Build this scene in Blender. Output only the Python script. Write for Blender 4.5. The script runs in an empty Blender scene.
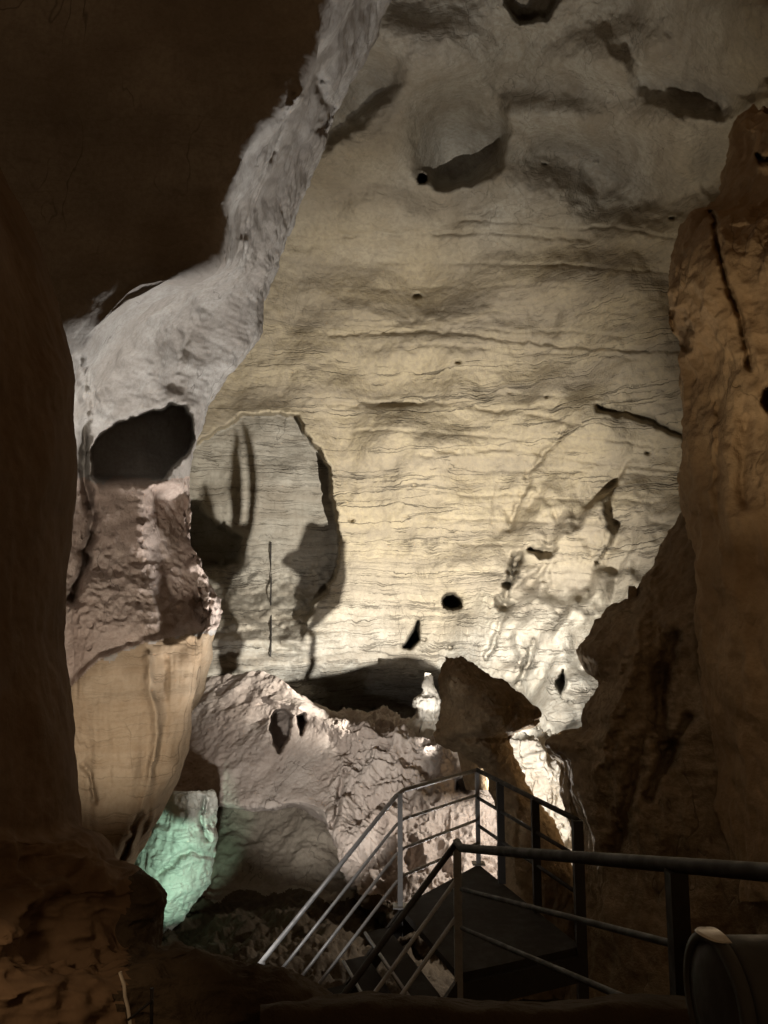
import bpy, math, random
import numpy as np
from mathutils import Vector, Matrix
random.seed(7)
SC = bpy.context.scene
COL = SC.collection
# ------------------------------------------------------------------ camera model
F = 773.0; CX, CY = 384.0, 512.0
PITCH = math.radians(7.95)
CP, SP = math.cos(PITCH), math.sin(PITCH)

def at(px, py, Y):
    """picture point at depth Y (metres in front of the camera) -> world"""
    px = np.asarray(px, float); py = np.asarray(py, float); Y = np.asarray(Y, float)
    u = (px-CX)/F; v = (CY-py)/F
    dy = CP - v*SP; dz = SP + v*CP
    t = Y/dy
    return np.stack([u*t, Y+0*t, dz*t], -1)

def proj(P):
    x, y, z = P[..., 0], P[..., 1], P[..., 2]
    w = y*CP + z*SP; v = (-y*SP + z*CP)/w
    return CX + F*x/w, CY - F*v, y

def V(px, py, Y): return Vector(at(px, py, Y))

# ------------------------------------------------------------------ noise
def _h(ix, iy, iz, s):
    n = (ix.astype(np.int64)*374761393 + iy.astype(np.int64)*668265263 + iz.astype(np.int64)*2147483647 + s*1274126177) & 0xffffffff
    n = ((n ^ (n >> 13))*1274126177) & 0xffffffff
    n = ((n ^ (n >> 15))*2246822519) & 0xffffffff
    n = n ^ (n >> 16)
    return (n & 0xffff)/32767.5 - 1.0

def vnoise(P, s=0):
    i = np.floor(P); f = P-i; f = f*f*f*(f*(f*6-15)+10)
    ix, iy, iz = i[..., 0], i[..., 1], i[..., 2]
    fx, fy, fz = f[..., 0], f[..., 1], f[..., 2]
    r = 0
    for a in (0, 1):
        wx = fx if a else 1-fx
        for b in (0, 1):
            wy = fy if b else 1-fy
            for c in (0, 1):
                wz = fz if c else 1-fz
                r = r + wx*wy*wz*_h(ix+a, iy+b, iz+c, s)
    return r

def fbm(P, scale=1.0, octv=4, gain=0.5, s=0, stretch=(1, 1, 1)):
    P = P*np.array(stretch)*scale; a = 1.0; r = 0
    for k in range(octv):
        r = r + a*vnoise(P*(2.03**k)+17.3*k, s+k); a *= gain
    return r

def ridged(P, scale=1.0, octv=4, gain=0.5, s=0, stretch=(1, 1, 1)):
    P = P*np.array(stretch)*scale; a = 1.0; r = 0
    for k in range(octv):
        r = r + a*(1-np.abs(vnoise(P*(2.03**k)+11.1*k, s+k))*2); a *= gain
    return r

def sst(a, b, x):
    t = np.clip((x-a)/(b-a), 0, 1); return t*t*(3-2*t)

# ------------------------------------------------------------------ outlines in the rock
def sdist(px, py, poly):
    """signed distance to an outline, positive inside"""
    poly = np.array(poly, float); d = np.full(px.shape, 1e9); ins = np.zeros(px.shape, bool)
    n = len(poly)
    for i in range(n):
        a, b = poly[i], poly[(i+1) % n]; e = b-a
        t = np.clip(((px-a[0])*e[0]+(py-a[1])*e[1])/(e@e+1e-9), 0, 1)
        d = np.minimum(d, np.hypot(px-a[0]-t*e[0], py-a[1]-t*e[1]))
        c = ((a[1] > py) != (b[1] > py))
        with np.errstate(divide='ignore', invalid='ignore'):
            xi = (b[0]-a[0])*(py-a[1])/(b[1]-a[1]+1e-12)+a[0]
        ins ^= c & (px < xi)
    return np.where(ins, d, -d)

def ldist(px, py, line):
    line = np.array(line, float); d = np.full(px.shape, 1e9)
    for a, b in zip(line[:-1], line[1:]):
        e = b-a; t = np.clip(((px-a[0])*e[0]+(py-a[1])*e[1])/(e@e+1e-9), 0, 1)
        d = np.minimum(d, np.hypot(px-a[0]-t*e[0], py-a[1]-t*e[1]))
    return d

def pn(px, py, scale, s, octv=3):
    return fbm(np.stack([px/scale, py/scale, 0*px], -1), 1, octv, .55, s)

def hollow(px, py, poly, h, w=4, rough=2.0, s=0, fade=None, wob=9):
    m = np.array(poly, float); lo, hi = m.min(0)-30, m.max(0)+30
    out = np.zeros(px.shape)
    k = (px > lo[0]) & (px < hi[0]) & (py > lo[1]) & (py < hi[1])
    if not k.any(): return out
    x, y = px[k], py[k]
    sd = sdist(x, y, poly) + rough*pn(x, y, wob, s)
    v = h*sst(-w/2, w/2, sd)
    if fade is not None: v = v*sst(fade[0], fade[1], y) if fade[0] < fade[1] else v*(1-sst(fade[1], fade[0], y))
    out[k] = v
    return out

def groove(px, py, line, h, w=3, rough=2.0, s=0):
    m = np.array(line, float); lo, hi = m.min(0)-8*w, m.max(0)+8*w
    out = np.zeros(px.shape)
    k = (px > lo[0]) & (px < hi[0]) & (py > lo[1]) & (py < hi[1])
    if not k.any(): return out
    x, y = px[k], py[k]
    d = ldist(x+rough*pn(x, y, 11, s), y+rough*pn(x, y, 11, s+3), line)
    out[k] = h*np.exp(-(d/w)**2)*(0.85+0.25*pn(x, y, 26, s+5))
    return out

# ------------------------------------------------------------------ mesh helpers
def grid_mesh(name, P, mat, base=None, smooth=True, closed_u=False, cap=False):
    nv, nu = P.shape[:2]
    if base is None:
        base = np.array([P[..., 0].mean(), P[..., 1].mean(), P[..., 2].min()])
    verts = (P.reshape(-1, 3)-base)
    idx = np.arange(nv*nu).reshape(nv, nu)
    if closed_u:
        idx = np.concatenate([idx, idx[:, :1]], 1)
    q = np.stack([idx[:-1, :-1], idx[:-1, 1:], idx[1:, 1:], idx[1:, :-1]], -1).reshape(-1, 4)
    me = bpy.data.meshes.new(name)
    me.vertices.add(len(verts)); me.vertices.foreach_set('co', verts.astype(np.float32).ravel())
    me.loops.add(len(q)*4); me.loops.foreach_set('vertex_index', q.astype(np.int32).ravel())
    me.polygons.add(len(q)); me.polygons.foreach_set('loop_start', np.arange(0, len(q)*4, 4, dtype=np.int32))
    me.polygons.foreach_set('loop_total', np.full(len(q), 4, np.int32))
    me.polygons.foreach_set('use_smooth', np.full(len(q), smooth, bool))
    me.update(calc_edges=True); me.validate()
    me.materials.append(mat)
    o = bpy.data.objects.new(name, me); COL.objects.link(o); o.location = base
    return o

def cr(A, n, axis=0):
    """Catmull-Rom resampling of a control net along one axis"""
    A = np.moveaxis(A, axis, 0); m = len(A)
    t = np.linspace(0, m-1, n); i = np.clip(np.floor(t).astype(int), 0, m-2); f = (t-i).reshape((-1,)+(1,)*(A.ndim-1))
    p0 = A[np.clip(i-1, 0, m-1)]; p1 = A[i]; p2 = A[i+1]; p3 = A[np.clip(i+2, 0, m-1)]
    # tension softened so that unequal spacing does not overshoot
    k = .4
    m1 = k*(p2-p0); m2 = k*(p3-p1)
    r = (2*f**3-3*f**2+1)*p1+(f**3-2*f**2+f)*m1+(-2*f**3+3*f**2)*p2+(f**3-f**2)*m2
    return np.moveaxis(r, 0, axis)

def normals(P):
    du = np.gradient(P, axis=1); dv = np.gradient(P, axis=0)
    n = np.cross(du, dv); n /= np.linalg.norm(n, axis=-1, keepdims=True)+1e-9
    c = np.sum(n*(P), -1, keepdims=True)   # towards the chamber's viewer side where ambiguous
    return n

def loft(ctrl, nv, nu):
    C = np.array(ctrl, float)                      # (rows, stations, 3) of (px, py, Y)
    W = at(C[..., 0], C[..., 1], C[..., 2])
    return cr(cr(W, nv, 0), nu, 1)

def facing(P):
    """outward normals of a loft whose visible side looks at the viewer"""
    n = normals(P)
    mid = n[n.shape[0]//2, n.shape[1]//2]; p = P[P.shape[0]//2, P.shape[1]//2]
    return n if mid@p < 0 else -n

def blur(P, k):
    Q = P.copy()
    for _ in range(k):
        Q[1:-1, 1:-1] = (Q[1:-1, 1:-1]*2+Q[:-2, 1:-1]+Q[2:, 1:-1]+Q[1:-1, :-2]+Q[1:-1, 2:])/6
    return Q

# ------------------------------------------------------------------ materials
class NT:
    def __init__(s, name):
        s.m = bpy.data.materials.new(name); s.m.use_nodes = True
        s.t = s.m.node_tree; s.b = s.t.nodes['Principled BSDF']; s.o = s.t.nodes['Material Output']
    def n(s, typ, **kw):
        n = s.t.nodes.new(typ)
        for k, v in kw.items(): setattr(n, k, v)
        return n
    def link(s, a, b): s.t.links.new(a, b)
    def val(s, sock, v):
        if hasattr(v, 'is_output') or isinstance(v, bpy.types.NodeSocket): s.link(v, sock)
        else: sock.default_value = v
    def math(s, op, a, b=None, clamp=False):
        n = s.n('ShaderNodeMath', operation=op, use_clamp=clamp); s.val(n.inputs[0], a)
        if b is not None: s.val(n.inputs[1], b)
        return n.outputs[0]
    def noise(s, vec, scale, detail=4, rough=.55, dist=0.0):
        n = s.n('ShaderNodeTexNoise'); s.link(vec, n.inputs['Vector'])
        n.inputs['Scale'].default_value = scale; n.inputs['Detail'].default_value = detail
        n.inputs['Roughness'].default_value = rough; n.inputs['Distortion'].default_value = dist
        return n.outputs['Fac']
    def vor(s, vec, scale, feature='F1'):
        n = s.n('ShaderNodeTexVoronoi', feature=feature); s.link(vec, n.inputs['Vector']); n.inputs['Scale'].default_value = scale
        return n.outputs['Distance']
    def mapv(s, vec, scale=(1, 1, 1), rot=(0, 0, 0), loc=(0, 0, 0)):
        n = s.n('ShaderNodeMapping'); s.link(vec, n.inputs['Vector'])
        n.inputs['Scale'].default_value = scale; n.inputs['Rotation'].default_value = rot; n.inputs['Location'].default_value = loc
        return n.outputs[0]
    def rng(s, x, a, b, c=0., d=1., smooth=True):
        n = s.n('ShaderNodeMapRange'); n.interpolation_type = 'SMOOTHSTEP' if smooth else 'LINEAR'
        s.val(n.inputs['Value'], x)
        for k, v in zip(('From Min', 'From Max', 'To Min', 'To Max'), (a, b, c, d)): n.inputs[k].default_value = v
        return n.outputs['Result']
    def mix(s, fac, a, b, blend='MIX'):
        n = s.n('ShaderNodeMix', data_type='RGBA', blend_type=blend)
        s.val(n.inputs[0], fac)
        for sock, v in ((n.inputs[6], a), (n.inputs[7], b)):
            if isinstance(v, tuple): sock.default_value = (*v, 1)
            else: s.link(v, sock)
        return n.outputs[2]
    def veins(s, vec, scale, stretch, width, rot=(0, 0, 0), detail=3, dist=.4, loc=(0, 0, 0)):
        """thin wandering cracks: the level line of a stretched noise"""
        f = s.noise(s.mapv(vec, stretch, rot, loc), scale, detail, .5, dist)
        return s.rng(s.math('ABSOLUTE', s.math('SUBTRACT', f, .5)), 0, width, 1, 0)

def rock(name, light, mid, dark, bed=0.0, bed_scale=1.0, crack=.3, pit=0.0, bump=.5, bumpd=.05, fine=18., zone=None, rough=.9, spec=.15, patch=.35, tilt=0.0, grain=.5, spots=.4):
    t = NT(name)
    tc = t.n('ShaderNodeTexCoord').outputs['Object']
    warp = t.n('ShaderNodeTexNoise'); t.link(tc, warp.inputs['Vector']); warp.inputs['Scale'].default_value = .5; warp.inputs['Detail'].default_value = 2
    vm = t.n('ShaderNodeVectorMath', operation='MULTIPLY_ADD'); t.link(warp.outputs['Color'], vm.inputs[0]); vm.inputs[1].default_value = (.5, .5, .28); t.link(tc, vm.inputs[2])
    w = vm.outputs[0]
    big = t.noise(w, patch, 3, .55)
    med = t.noise(w, 1.7, 4, .62)
    fin = t.noise(tc, fine, 4, .68)
    c = t.mix(t.rng(big, .36, .64), mid, light)
    c = t.mix(t.rng(med, .42, .72, 0, .5), c, dark)
    if zone is not None:                       # a stained group of beds between two heights
        col, z0, z1, amt = zone
        sx = t.n('ShaderNodeSeparateXYZ'); t.link(tc, sx.inputs[0])
        zz = t.math('ADD', sx.outputs[2], t.math('MULTIPLY', t.math('SUBTRACT', big, .5), 7.))
        zf = t.math('MULTIPLY', t.rng(zz, z0-2, z0+1.5), t.rng(zz, z1-1.5, z1+2.5, 1, 0))
        c = t.mix(t.math('MULTIPLY', zf, amt), c, col)
    c = t.mix(t.rng(fin, .38, .64, 0, grain), c, t.mix(.5, c, dark))
    if spots > 0:
        c = t.mix(t.rng(t.noise(tc, fine*.35, 2, .7), .62, .74, 0, spots), c, dark)
    h = t.math('ADD', t.math('MULTIPLY', fin, .5), t.math('MULTIPLY', med, .5))
    if bed > 0:
        strata = t.noise(t.mapv(w, (.10, .10, 2.6*bed_scale), (0, tilt, 0)), 1., 4, .65)
        c = t.mix(t.rng(strata, .42, .66, 0, .55*bed), c, dark)
        wj = t.n('ShaderNodeVectorMath', operation='MULTIPLY_ADD'); cj = t.n('ShaderNodeCombineXYZ'); t.link(t.math('SUBTRACT', med, .5), cj.inputs[2])
        t.link(cj.outputs[0], wj.inputs[0]); wj.inputs[1].default_value = (1, 1, .32); t.link(w, wj.inputs[2]); wz = wj.outputs[0]
        l1 = t.veins(wz, 1.0, (.07, .07, 2.0*bed_scale), .010, (0, tilt, 0), 4, .0)
        l3 = t.veins(wz, 1.0, (.30, .30, 10.5*bed_scale), .020, (0, tilt, 0), 3, .0, (9, 2, 4))
        l2 = t.veins(wz, 1.0, (.16, .16, 5.2*bed_scale), .014, (0, tilt, 0), 4, .0, (3, 1, 7))
        drip = t.noise(t.mapv(w, (5., 5., .35)), 1., 3, .6)
        c = t.mix(t.math('MULTIPLY', t.rng(drip, .52, .70), t.rng(med, .62, .40, .10, .5)), c, t.mix(.6, c, dark))
        blot = t.noise(w, .5, 4, .6)
        c = t.mix(t.rng(blot, .45, .66, 0, .7), c, t.mix(.55, c, dark))
        m1 = t.rng(big, .40, .52); m2 = t.rng(med, .40, .56)
        ln = t.math('MAXIMUM', t.math('MULTIPLY', l1, t.math('ADD', t.math('MULTIPLY', m2, .6), .4)), t.math('MAXIMUM', t.math('MULTIPLY', l2, t.math('MULTIPLY', m2, .8)), t.math('MULTIPLY', l3, t.math('MULTIPLY', m1, .32))))
        if zone is not None: ln = t.math('MULTIPLY', ln, t.rng(zz, 9.5, 14., 1, .25))
        c = t.mix(t.math('MULTIPLY', ln, .78*bed), c, tuple(x*.3 for x in dark))
        h = t.math('SUBTRACT', h, t.math('MULTIPLY', ln, .45*bed))
        h = t.math('ADD', h, t.math('MULTIPLY', strata, .35*bed))
    if crack > 0:
        k1 = t.veins(w, 1.0, (1.1, 1.1, .4), .006, (0, .25, 0), 4, .3)
        ck = t.math('MULTIPLY', k1, t.rng(big, .48, .6))
        c = t.mix(t.math('MULTIPLY', ck, crack), c, tuple(x*.3 for x in dark))
        h = t.math('SUBTRACT', h, t.math('MULTIPLY', ck, .5*crack))
    if pit > 0:
        v2 = t.vor(w, 7.5)
        p = t.math('MULTIPLY', t.rng(v2, .14, .36, 1, 0), t.rng(med, .42, .6))
        h = t.math('SUBTRACT', h, t.math('MULTIPLY', p, 1.0*pit))
        c = t.mix(t.math('MULTIPLY', p, .3*pit), c, tuple(x*.5 for x in dark))
    b = t.n('ShaderNodeBump'); b.inputs['Strength'].default_value = bump; b.inputs['Distance'].default_value = bumpd
    t.link(h, b.inputs['Height']); t.link(b.outputs[0], t.b.inputs['Normal'])
    t.link(c, t.b.inputs['Base Color'])
    t.b.inputs['Roughness'].default_value = rough; t.b.inputs['Specular IOR Level'].default_value = spec
    return t.m

def metal(name, col, rough=.45, metallic=.6, wear=.4):
    t = NT(name); tc = t.n('ShaderNodeTexCoord').outputs['Object']
    n1 = t.noise(tc, 9, 5, .65); n2 = t.noise(tc, 60, 3, .6)
    c = t.mix(t.rng(n1, .45, .7, 0, wear), col, tuple(min(1, x*.45+.01) for x in col))
    t.link(c, t.b.inputs['Base Color']); t.b.inputs['Metallic'].default_value = metallic
    t.link(t.rng(n1, .3, .7, rough-.1, rough+.2), t.b.inputs['Roughness'])
    b = t.n('ShaderNodeBump'); b.inputs['Strength'].default_value = .15; b.inputs['Distance'].default_value = .004
    t.link(n2, b.inputs['Height']); t.link(b.outputs[0], t.b.inputs['Normal'])
    return t.m

M = {}
M['wall'] = rock('banded_limestone', (.45, .435, .395), (.375, .35, .30), (.24, .205, .16), bed=.9, bed_scale=.62, crack=.3, bump=.8, bumpd=.10, fine=9, zone=((.385, .315, .20), 5.0, 14.5, .85), patch=.16, spots=.25, grain=.8)
M['alcove'] = rock('dim_lit_limestone', (.36, .335, .285), (.30, .275, .225), (.20, .17, .13), bed=.9, bed_scale=.8, crack=.5, bump=.7, bumpd=.10, fine=9, patch=.2, spots=.2)  # wall rock greyed and darkened: the recess's weaker light put into colour
M['pillar'] = rock('grey_limestone', (.44, .425, .40), (.36, .335, .305), (.22, .195, .17), bed=.15, bed_scale=.8, crack=.5, pit=.1, bump=.42, bumpd=.03, fine=24, patch=.9, spots=.3, grain=.7)
M['grain'] = rock('granular_pink_limestone', (.46, .385, .335), (.41, .33, .28), (.27, .20, .165), crack=.4, pit=.45, bump=1., bumpd=.04, fine=26, patch=.6, spots=.45, grain=.8)
M['lobe'] = rock('tan_flowstone', (.38, .31, .225), (.32, .245, .16), (.22, .145, .08), bed=.55, bed_scale=1.3, crack=.7, bump=.6, bumpd=.03, fine=20, patch=.5, tilt=.3, spots=.2)
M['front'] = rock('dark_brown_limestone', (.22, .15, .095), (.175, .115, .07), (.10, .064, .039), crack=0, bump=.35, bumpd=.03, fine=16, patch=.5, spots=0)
M['rough'] = rock('pitted_pink_limestone', (.46, .405, .36), (.40, .335, .29), (.26, .205, .17), crack=.5, pit=.4, bump=.55, bumpd=.08, fine=14, patch=.5, spots=.3)
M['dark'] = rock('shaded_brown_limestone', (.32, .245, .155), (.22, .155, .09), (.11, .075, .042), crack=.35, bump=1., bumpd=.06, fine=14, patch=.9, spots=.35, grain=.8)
M['amber'] = rock('amber_limestone', (.37, .265, .155), (.31, .21, .115), (.19, .125, .065), crack=.3, pit=.2, bump=.7, bumpd=.05, fine=16, patch=.6, spots=.3)
M['grey'] = rock('grey_brown_boulder', (.32, .28, .225), (.27, .225, .175), (.17, .135, .10), crack=.5, pit=.2, bump=.5, bumpd=.06, fine=14, patch=.5)
M['pale'] = rock('calcite_and_glow', (.66, .64, .58), (.60, .56, .49), (.40, .35, .28), crack=.4, pit=.3, bump=.8, bumpd=.06, fine=12, patch=.8)  # calcite of the stalagmite; on the mound it paints strong lamplight
M['soil_shade'] = rock('mud_and_shade', (.10, .075, .05), (.075, .056, .036), (.045, .033, .022), crack=0, pit=.3, bump=.8, bumpd=.06, fine=12, patch=.6)  # mud colour; on the rock bases it also paints missing light
M['steel'] = metal('galvanised_steel', (.33, .33, .33), .5, .4)
M['dsteel'] = metal('dark_painted_steel', (.036, .033, .03), .55, .25)
M['lampbody'] = metal('lamp_grey_paint', (.06, .062, .06), .55, .1, .3)
M['lens'] = metal('pale_rim_glint', (.72, .71, .66), .25, .0, .15)  # pale colour for the glint on the lamp rim
M['cable'] = metal('black_cable', (.03, .026, .022), .6, 0)
M['nrail'] = metal('dark_rail_paint', (.024, .020, .015), .6, .1)
M['deck'] = metal('near_black_deck', (.018, .014, .010), .9, 0)  # near-black all over
M['green'] = rock('pale_striated_rock', (.62, .62, .56), (.54, .54, .48), (.33, .34, .29), bed=.4, bed_scale=1.6, crack=.6, bump=.8, bumpd=.06, fine=12, patch=.8, tilt=.9)
M['rope'] = metal('pale_rope', (.55, .5, .42), .8, 0)

# ------------------------------------------------------------------ tagging
def tag(o, label=None, cat=None, group=None, kind=None):
    if label: o['label'] = label
    if cat: o['category'] = cat
    if group: o['group'] = group
    if kind: o['kind'] = kind
    return o

def empty(name, loc):
    o = bpy.data.objects.new(name, None); COL.objects.link(o); o.location = loc; o.empty_display_size = .2
    return o

# ------------------------------------------------------------------ the far wall
def rbf(pts):
    p = np.array(pts, float); X = p[:, :2]/300.; y = p[:, 2]; n = len(p)
    def k(r): return np.where(r > 0, r*r*np.log(r+1e-12), 0)
    A = np.zeros((n+3, n+3)); A[:n, :n] = k(np.hypot(X[:, None, 0]-X[None, :, 0], X[:, None, 1]-X[None, :, 1]))+.02*np.eye(n)
    A[:n, n] = 1; A[:n, n+1:] = X; A[n, :n] = 1; A[n+1:, :n] = X.T
    w = np.linalg.solve(A, np.concatenate([y, np.zeros(3)]))
    def f(px, py):
        x = px/300.; yv = py/300.; r = w[n]+w[n+1]*x+w[n+2]*yv
        for i in range(n): r = r+w[i]*k(np.hypot(x-X[i, 0], yv-X[i, 1]))
        return r
    return f

wall_base = rbf([
    (400, 560, 20.0), (400, 420, 20.4), (400, 300, 20.2), (400, 180, 19.0), (400, 80, 17.3), (400, 0, 15.8), (400, -150, 12.5),
    (250, 560, 20.0), (250, 420, 20.0), (250, 300, 19.6), (250, 100, 16.6), (250, -100, 13.2), (100, 500, 19.6), (0, 400, 19), (0, 100, 16), (0, -150, 12.5),
    (520, 560, 19.2), (520, 420, 19.8), (520, 300, 19.6), (520, 180, 18.0), (520, 60, 15.9), (520, -150, 12),
    (610, 600, 17.9), (610, 480, 18.6), (610, 380, 18.7), (610, 280, 18.3), (610, 180, 16.9), (610, 60, 14.6), (640, -150, 11),
    (690, 600, 16.6), (690, 460, 17.3), (690, 330, 17.4), (690, 200, 16.0), (700, 80, 13.6), (780, 40, 11.6), (800, 200, 13.6), (800, 400, 14.6), (800, 600, 14.5), (860, -150, 9.5),
    (400, 650, 19.9), (400, 700, 20.3), (400, 780, 21.0), (280, 680, 19.3), (180, 680, 18.6), (200, 760, 18.8), (520, 680, 18.0), (580, 690, 16.2), (560, 735, 14.8), (600, 740, 14.6), (500, 730, 17.2)])

def wall_depth(px, py):
    Y = wall_base(px, py)
    P0 = at(px, py, Y)
    # broad swells, then ledges of the beds, then small relief
    Y = Y + .55*fbm(P0, .30, 3, .5, 11)
    Y = Y + (1-sst(220, 360, py))*.55*fbm(P0, .42, 2, .45, 12)
    Y = Y + .012*ridged(P0, .5, 3, .5, 21, (1, 1, 4.5))
    block = sst(470, 540, px)*sst(440, 520, py)
    low = sst(590, 650, py)*sst(380, 300, px) if False else 0
    Y = Y - block*(.75*np.abs(fbm(P0+.25*fbm(P0, 1.1, 2, .5, 33)[..., None], .5, 3, .45, 31)) + .14*np.abs(fbm(P0, 1.6, 3, .5, 32))) + block*.35
    kb_ = block > .01
    fx_ = px[kb_]+7*pn(px[kb_], py[kb_], 30, 35); fy_ = py[kb_]+7*pn(px[kb_], py[kb_], 30, 36)
    rf = np.random.RandomState(21); sx_ = rf.uniform(455, 720, 34); sy_ = rf.uniform(430, 720, 34)
    tx_ = rf.uniform(-.018, .018, 34); ty_ = rf.uniform(-.020, .020, 34); of_ = rf.uniform(-.45, .45, 34)
    ux = (fx_[:, None]-sx_)*.8+(fy_[:, None]-sy_)*.6; uy = (-(fx_[:, None]-sx_)*.6+(fy_[:, None]-sy_)*.8)
    dd = np.hypot(ux*1.35, uy*.8)
    wt = np.exp(-(dd-dd.min(1, keepdims=True))/3.0)
    fv = (wt*(of_+(fx_[:, None]-sx_)*tx_+(fy_[:, None]-sy_)*ty_)).sum(1)/wt.sum(1)
    Y[kb_] = Y[kb_]+block[kb_]*fv
    Y = Y + (1-block)*sst(260, 380, py)*.40*fbm(P0, .62, 2, .5, 13)
    rs = np.random.RandomState(4)
    xs_ = np.arange(280, 705, 12.)
    for k in range(17):
        y0 = 215+k*22+rs.uniform(-8, 8); a_ = rs.uniform(-.02, .05); x0 = rs.uniform(280, 460); x1 = x0+rs.uniform(120, 330)
        ys_ = y0+a_*(xs_-480)+4*np.interp(xs_, xs_[::4], rs.uniform(-1, 1, len(xs_[::4])))+.00025*(xs_-480)**2
        kk = (xs_ > x0) & (xs_ < x1)
        if kk.sum() > 2: Y = Y + groove(px, py, list(zip(xs_[kk], ys_[kk])), rs.uniform(.02, .08), 1.6, 1.2, 300+k)
    Y = Y + .035*fbm(P0, 1.6, 3, .55, 42) + .026*fbm(P0, 4.0, 3, .6, 41)
    rp = np.random.RandomState(12)
    for k in range(24):
        x0, y0 = rp.uniform(290, 690), rp.uniform(150, 650); r0 = rp.uniform(1.2, 2.6)
        an_ = np.linspace(0, 2*np.pi, 8)[:-1]
        Y = Y + hollow(px, py, list(zip(x0+r0*1.5*np.cos(an_), y0+r0*np.sin(an_)*.8)), rp.uniform(.15, .6), 3, 1.2, 500+k)
    alc = sdist(px, py, ALCOVE)
    inlow = sst(-2, 6, alc)*sst(540, 590, py)
    Y = Y + inlow*.26*fbm(P0, 1.8, 4, .6, 51)
    Y = Y + (1-sst(300, 350, px))*sst(600, 640, py)*.2*ridged(P0, 1.0, 3, .5, 52, (.6, 1, 2))
    # hollows in the vault, each with a crisp lower lip
    Y = Y + hollow(px, py, [(408, 60), (405, 130), (414, 168), (436, 184), (470, 181), (498, 164), (505, 135), (502, 60)], 1.7, 18, 2.5, 1, (60, 175), 16)*sst(398, 450, px)
    Y = Y + hollow(px, py, [(520, 40), (505, 135), (530, 162), (570, 180), (600, 204), (650, 216), (720, 205), (790, 170), (760, 30)], 1.7, 64, 4, 2, (60, 225), 24)
    Y = Y + hollow(px, py, [(330, 40), (322, 150), (350, 128), (372, 110), (392, 92), (410, 40)], .8, 20, 3, 3, (30, 115), 16)
    Y = Y + hollow(px, py, [(500, -60), (505, 5), (520, 24), (545, 20), (565, -10), (560, -60)], .9, 6, 2, 4)
    Y = Y + hollow(px, py, [(250, 220), (290, 330), (384, 314), (430, 308), (490, 296), (520, 276), (548, 258), (585, 251), (630, 256), (672, 292), (720, 330), (720, 150), (250, 150)], .62, 54, 4, 5, (170, 290), 30)
    Y = Y + hollow(px, py, [(600, 20), (650, 95), (720, 110), (800, 80), (800, -60), (610, -60)], .8, 26, 5, 6, (0, 95), 22)
    Y = Y + hollow(px, py, [(384, 345), (500, 352), (560, 335), (560, 310), (384, 325)], .12, 12, 4, 7)
    # swelling lobes of the vault
    for cx_, cy_, rx_, ry_, h_ in ((575, 122, 80, 26, .8), (655, 150, 48, 42, .7), (588, 282, 58, 30, .45), (362, 222, 48, 26, .5), (430, 48, 60, 34, .7), (610, 52, 66, 34, .8), (545, 0, 60, 30, .6), (440, 225, 60, 24, .3), (640, 330, 46, 36, .35), (350, 300, 60, 26, .3), (470, 345, 80, 28, .3), (560, 420, 60, 24, .3), (380, 430, 70, 30, .25)):
        Y = Y - h_*np.exp(-(((px-cx_)/rx_)**2+((py-cy_)/ry_)**2)**1.4)
    # the alcove
    Y = Y + hollow(px, py, ALCOVE, 2.3, 5, 1.8, 8)*(1-sst(585, 650, py))
    Y = Y + hollow(px, py, [(168, 506), (200, 504), (212, 520), (228, 530), (240, 540), (236, 562), (204, 570), (168, 572)], 1.6, 8, 2.2, 62, None, 8)
    # small holes, clefts and the blocks at lower right
    Y = Y + hollow(px, py, [(442, 600), (446, 595), (453, 594), (460, 599), (461, 607), (452, 609), (444, 607)], 4.5, 4, .6, 70)
    Y = Y + hollow(px, py, [(418, 622), (419, 640), (411, 649), (404, 647), (410, 636)], 4.0, 4, .8, 71)
    Y = Y + hollow(px, py, [(419, 174), (423, 173.5), (426, 176), (426.5, 180), (424, 183), (420, 183), (418, 179)], 1.5, 3, .8, 72)
    Y = Y + hollow(px, py, [(512, 556), (521, 553), (517, 575), (510, 588), (506, 585)], 1.6, 7, 2.2, 73)
    Y = Y + hollow(px, py, [(527, 549), (548, 547), (557, 548), (553, 557), (540, 557)], 1.0, 8, 2.5, 74)
    Y = Y + hollow(px, py, [(498, 598), (511, 604), (509, 612), (499, 612)], .9, 7, 2.5, 75)
    Y = Y + hollow(px, py, [(556, 682), (563, 670), (566, 684), (560, 696)], 1.6, 3, 1.5, 77)
    for i, (ln, h, w) in enumerate([
            ([(508, 585), (503, 612), (500, 622), (495, 640), (486, 655)], .5, 2.6),
            ([(534, 642), (528, 662), (520, 684)], .55, 2.8),
            ([(598, 408), (625, 414), (660, 424), (690, 440)], .55, 3),
            ([(566, 430), (530, 470), (510, 530)], .22, 3),
            ([(570, 520), (556, 545), (545, 580), (530, 605)], -.28, 5),
            ([(420, 455), (520, 448), (590, 452)], .10, 2.5),
            ([(330, 405), (430, 402), (520, 412), (580, 425)], .14, 2.5),
            ([(330, 335), (430, 330), (560, 345), (680, 352)], .14, 2.5),
            ([(340, 235), (480, 232), (590, 240)], .12, 2.5)]):
        Y = Y + groove(px, py, ln, h, w, 2.0, 80+i)
    # the pale ledge running along the foot
    foot = ldist(px, py, [(160, 690), (215, 676), (270, 664), (330, 662), (380, 664), (420, 660)])
    Y = Y - .35*np.exp(-(foot/9)**2)*(1-sst(330, 430, px)*.6)
    # undercut below the foot: the hidden recess behind the rim
    Y = Y + 1.5*sst(672, 712, py)*sst(296, 330, px)*(1-sst(500, 540, px))
    return Y

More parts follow.
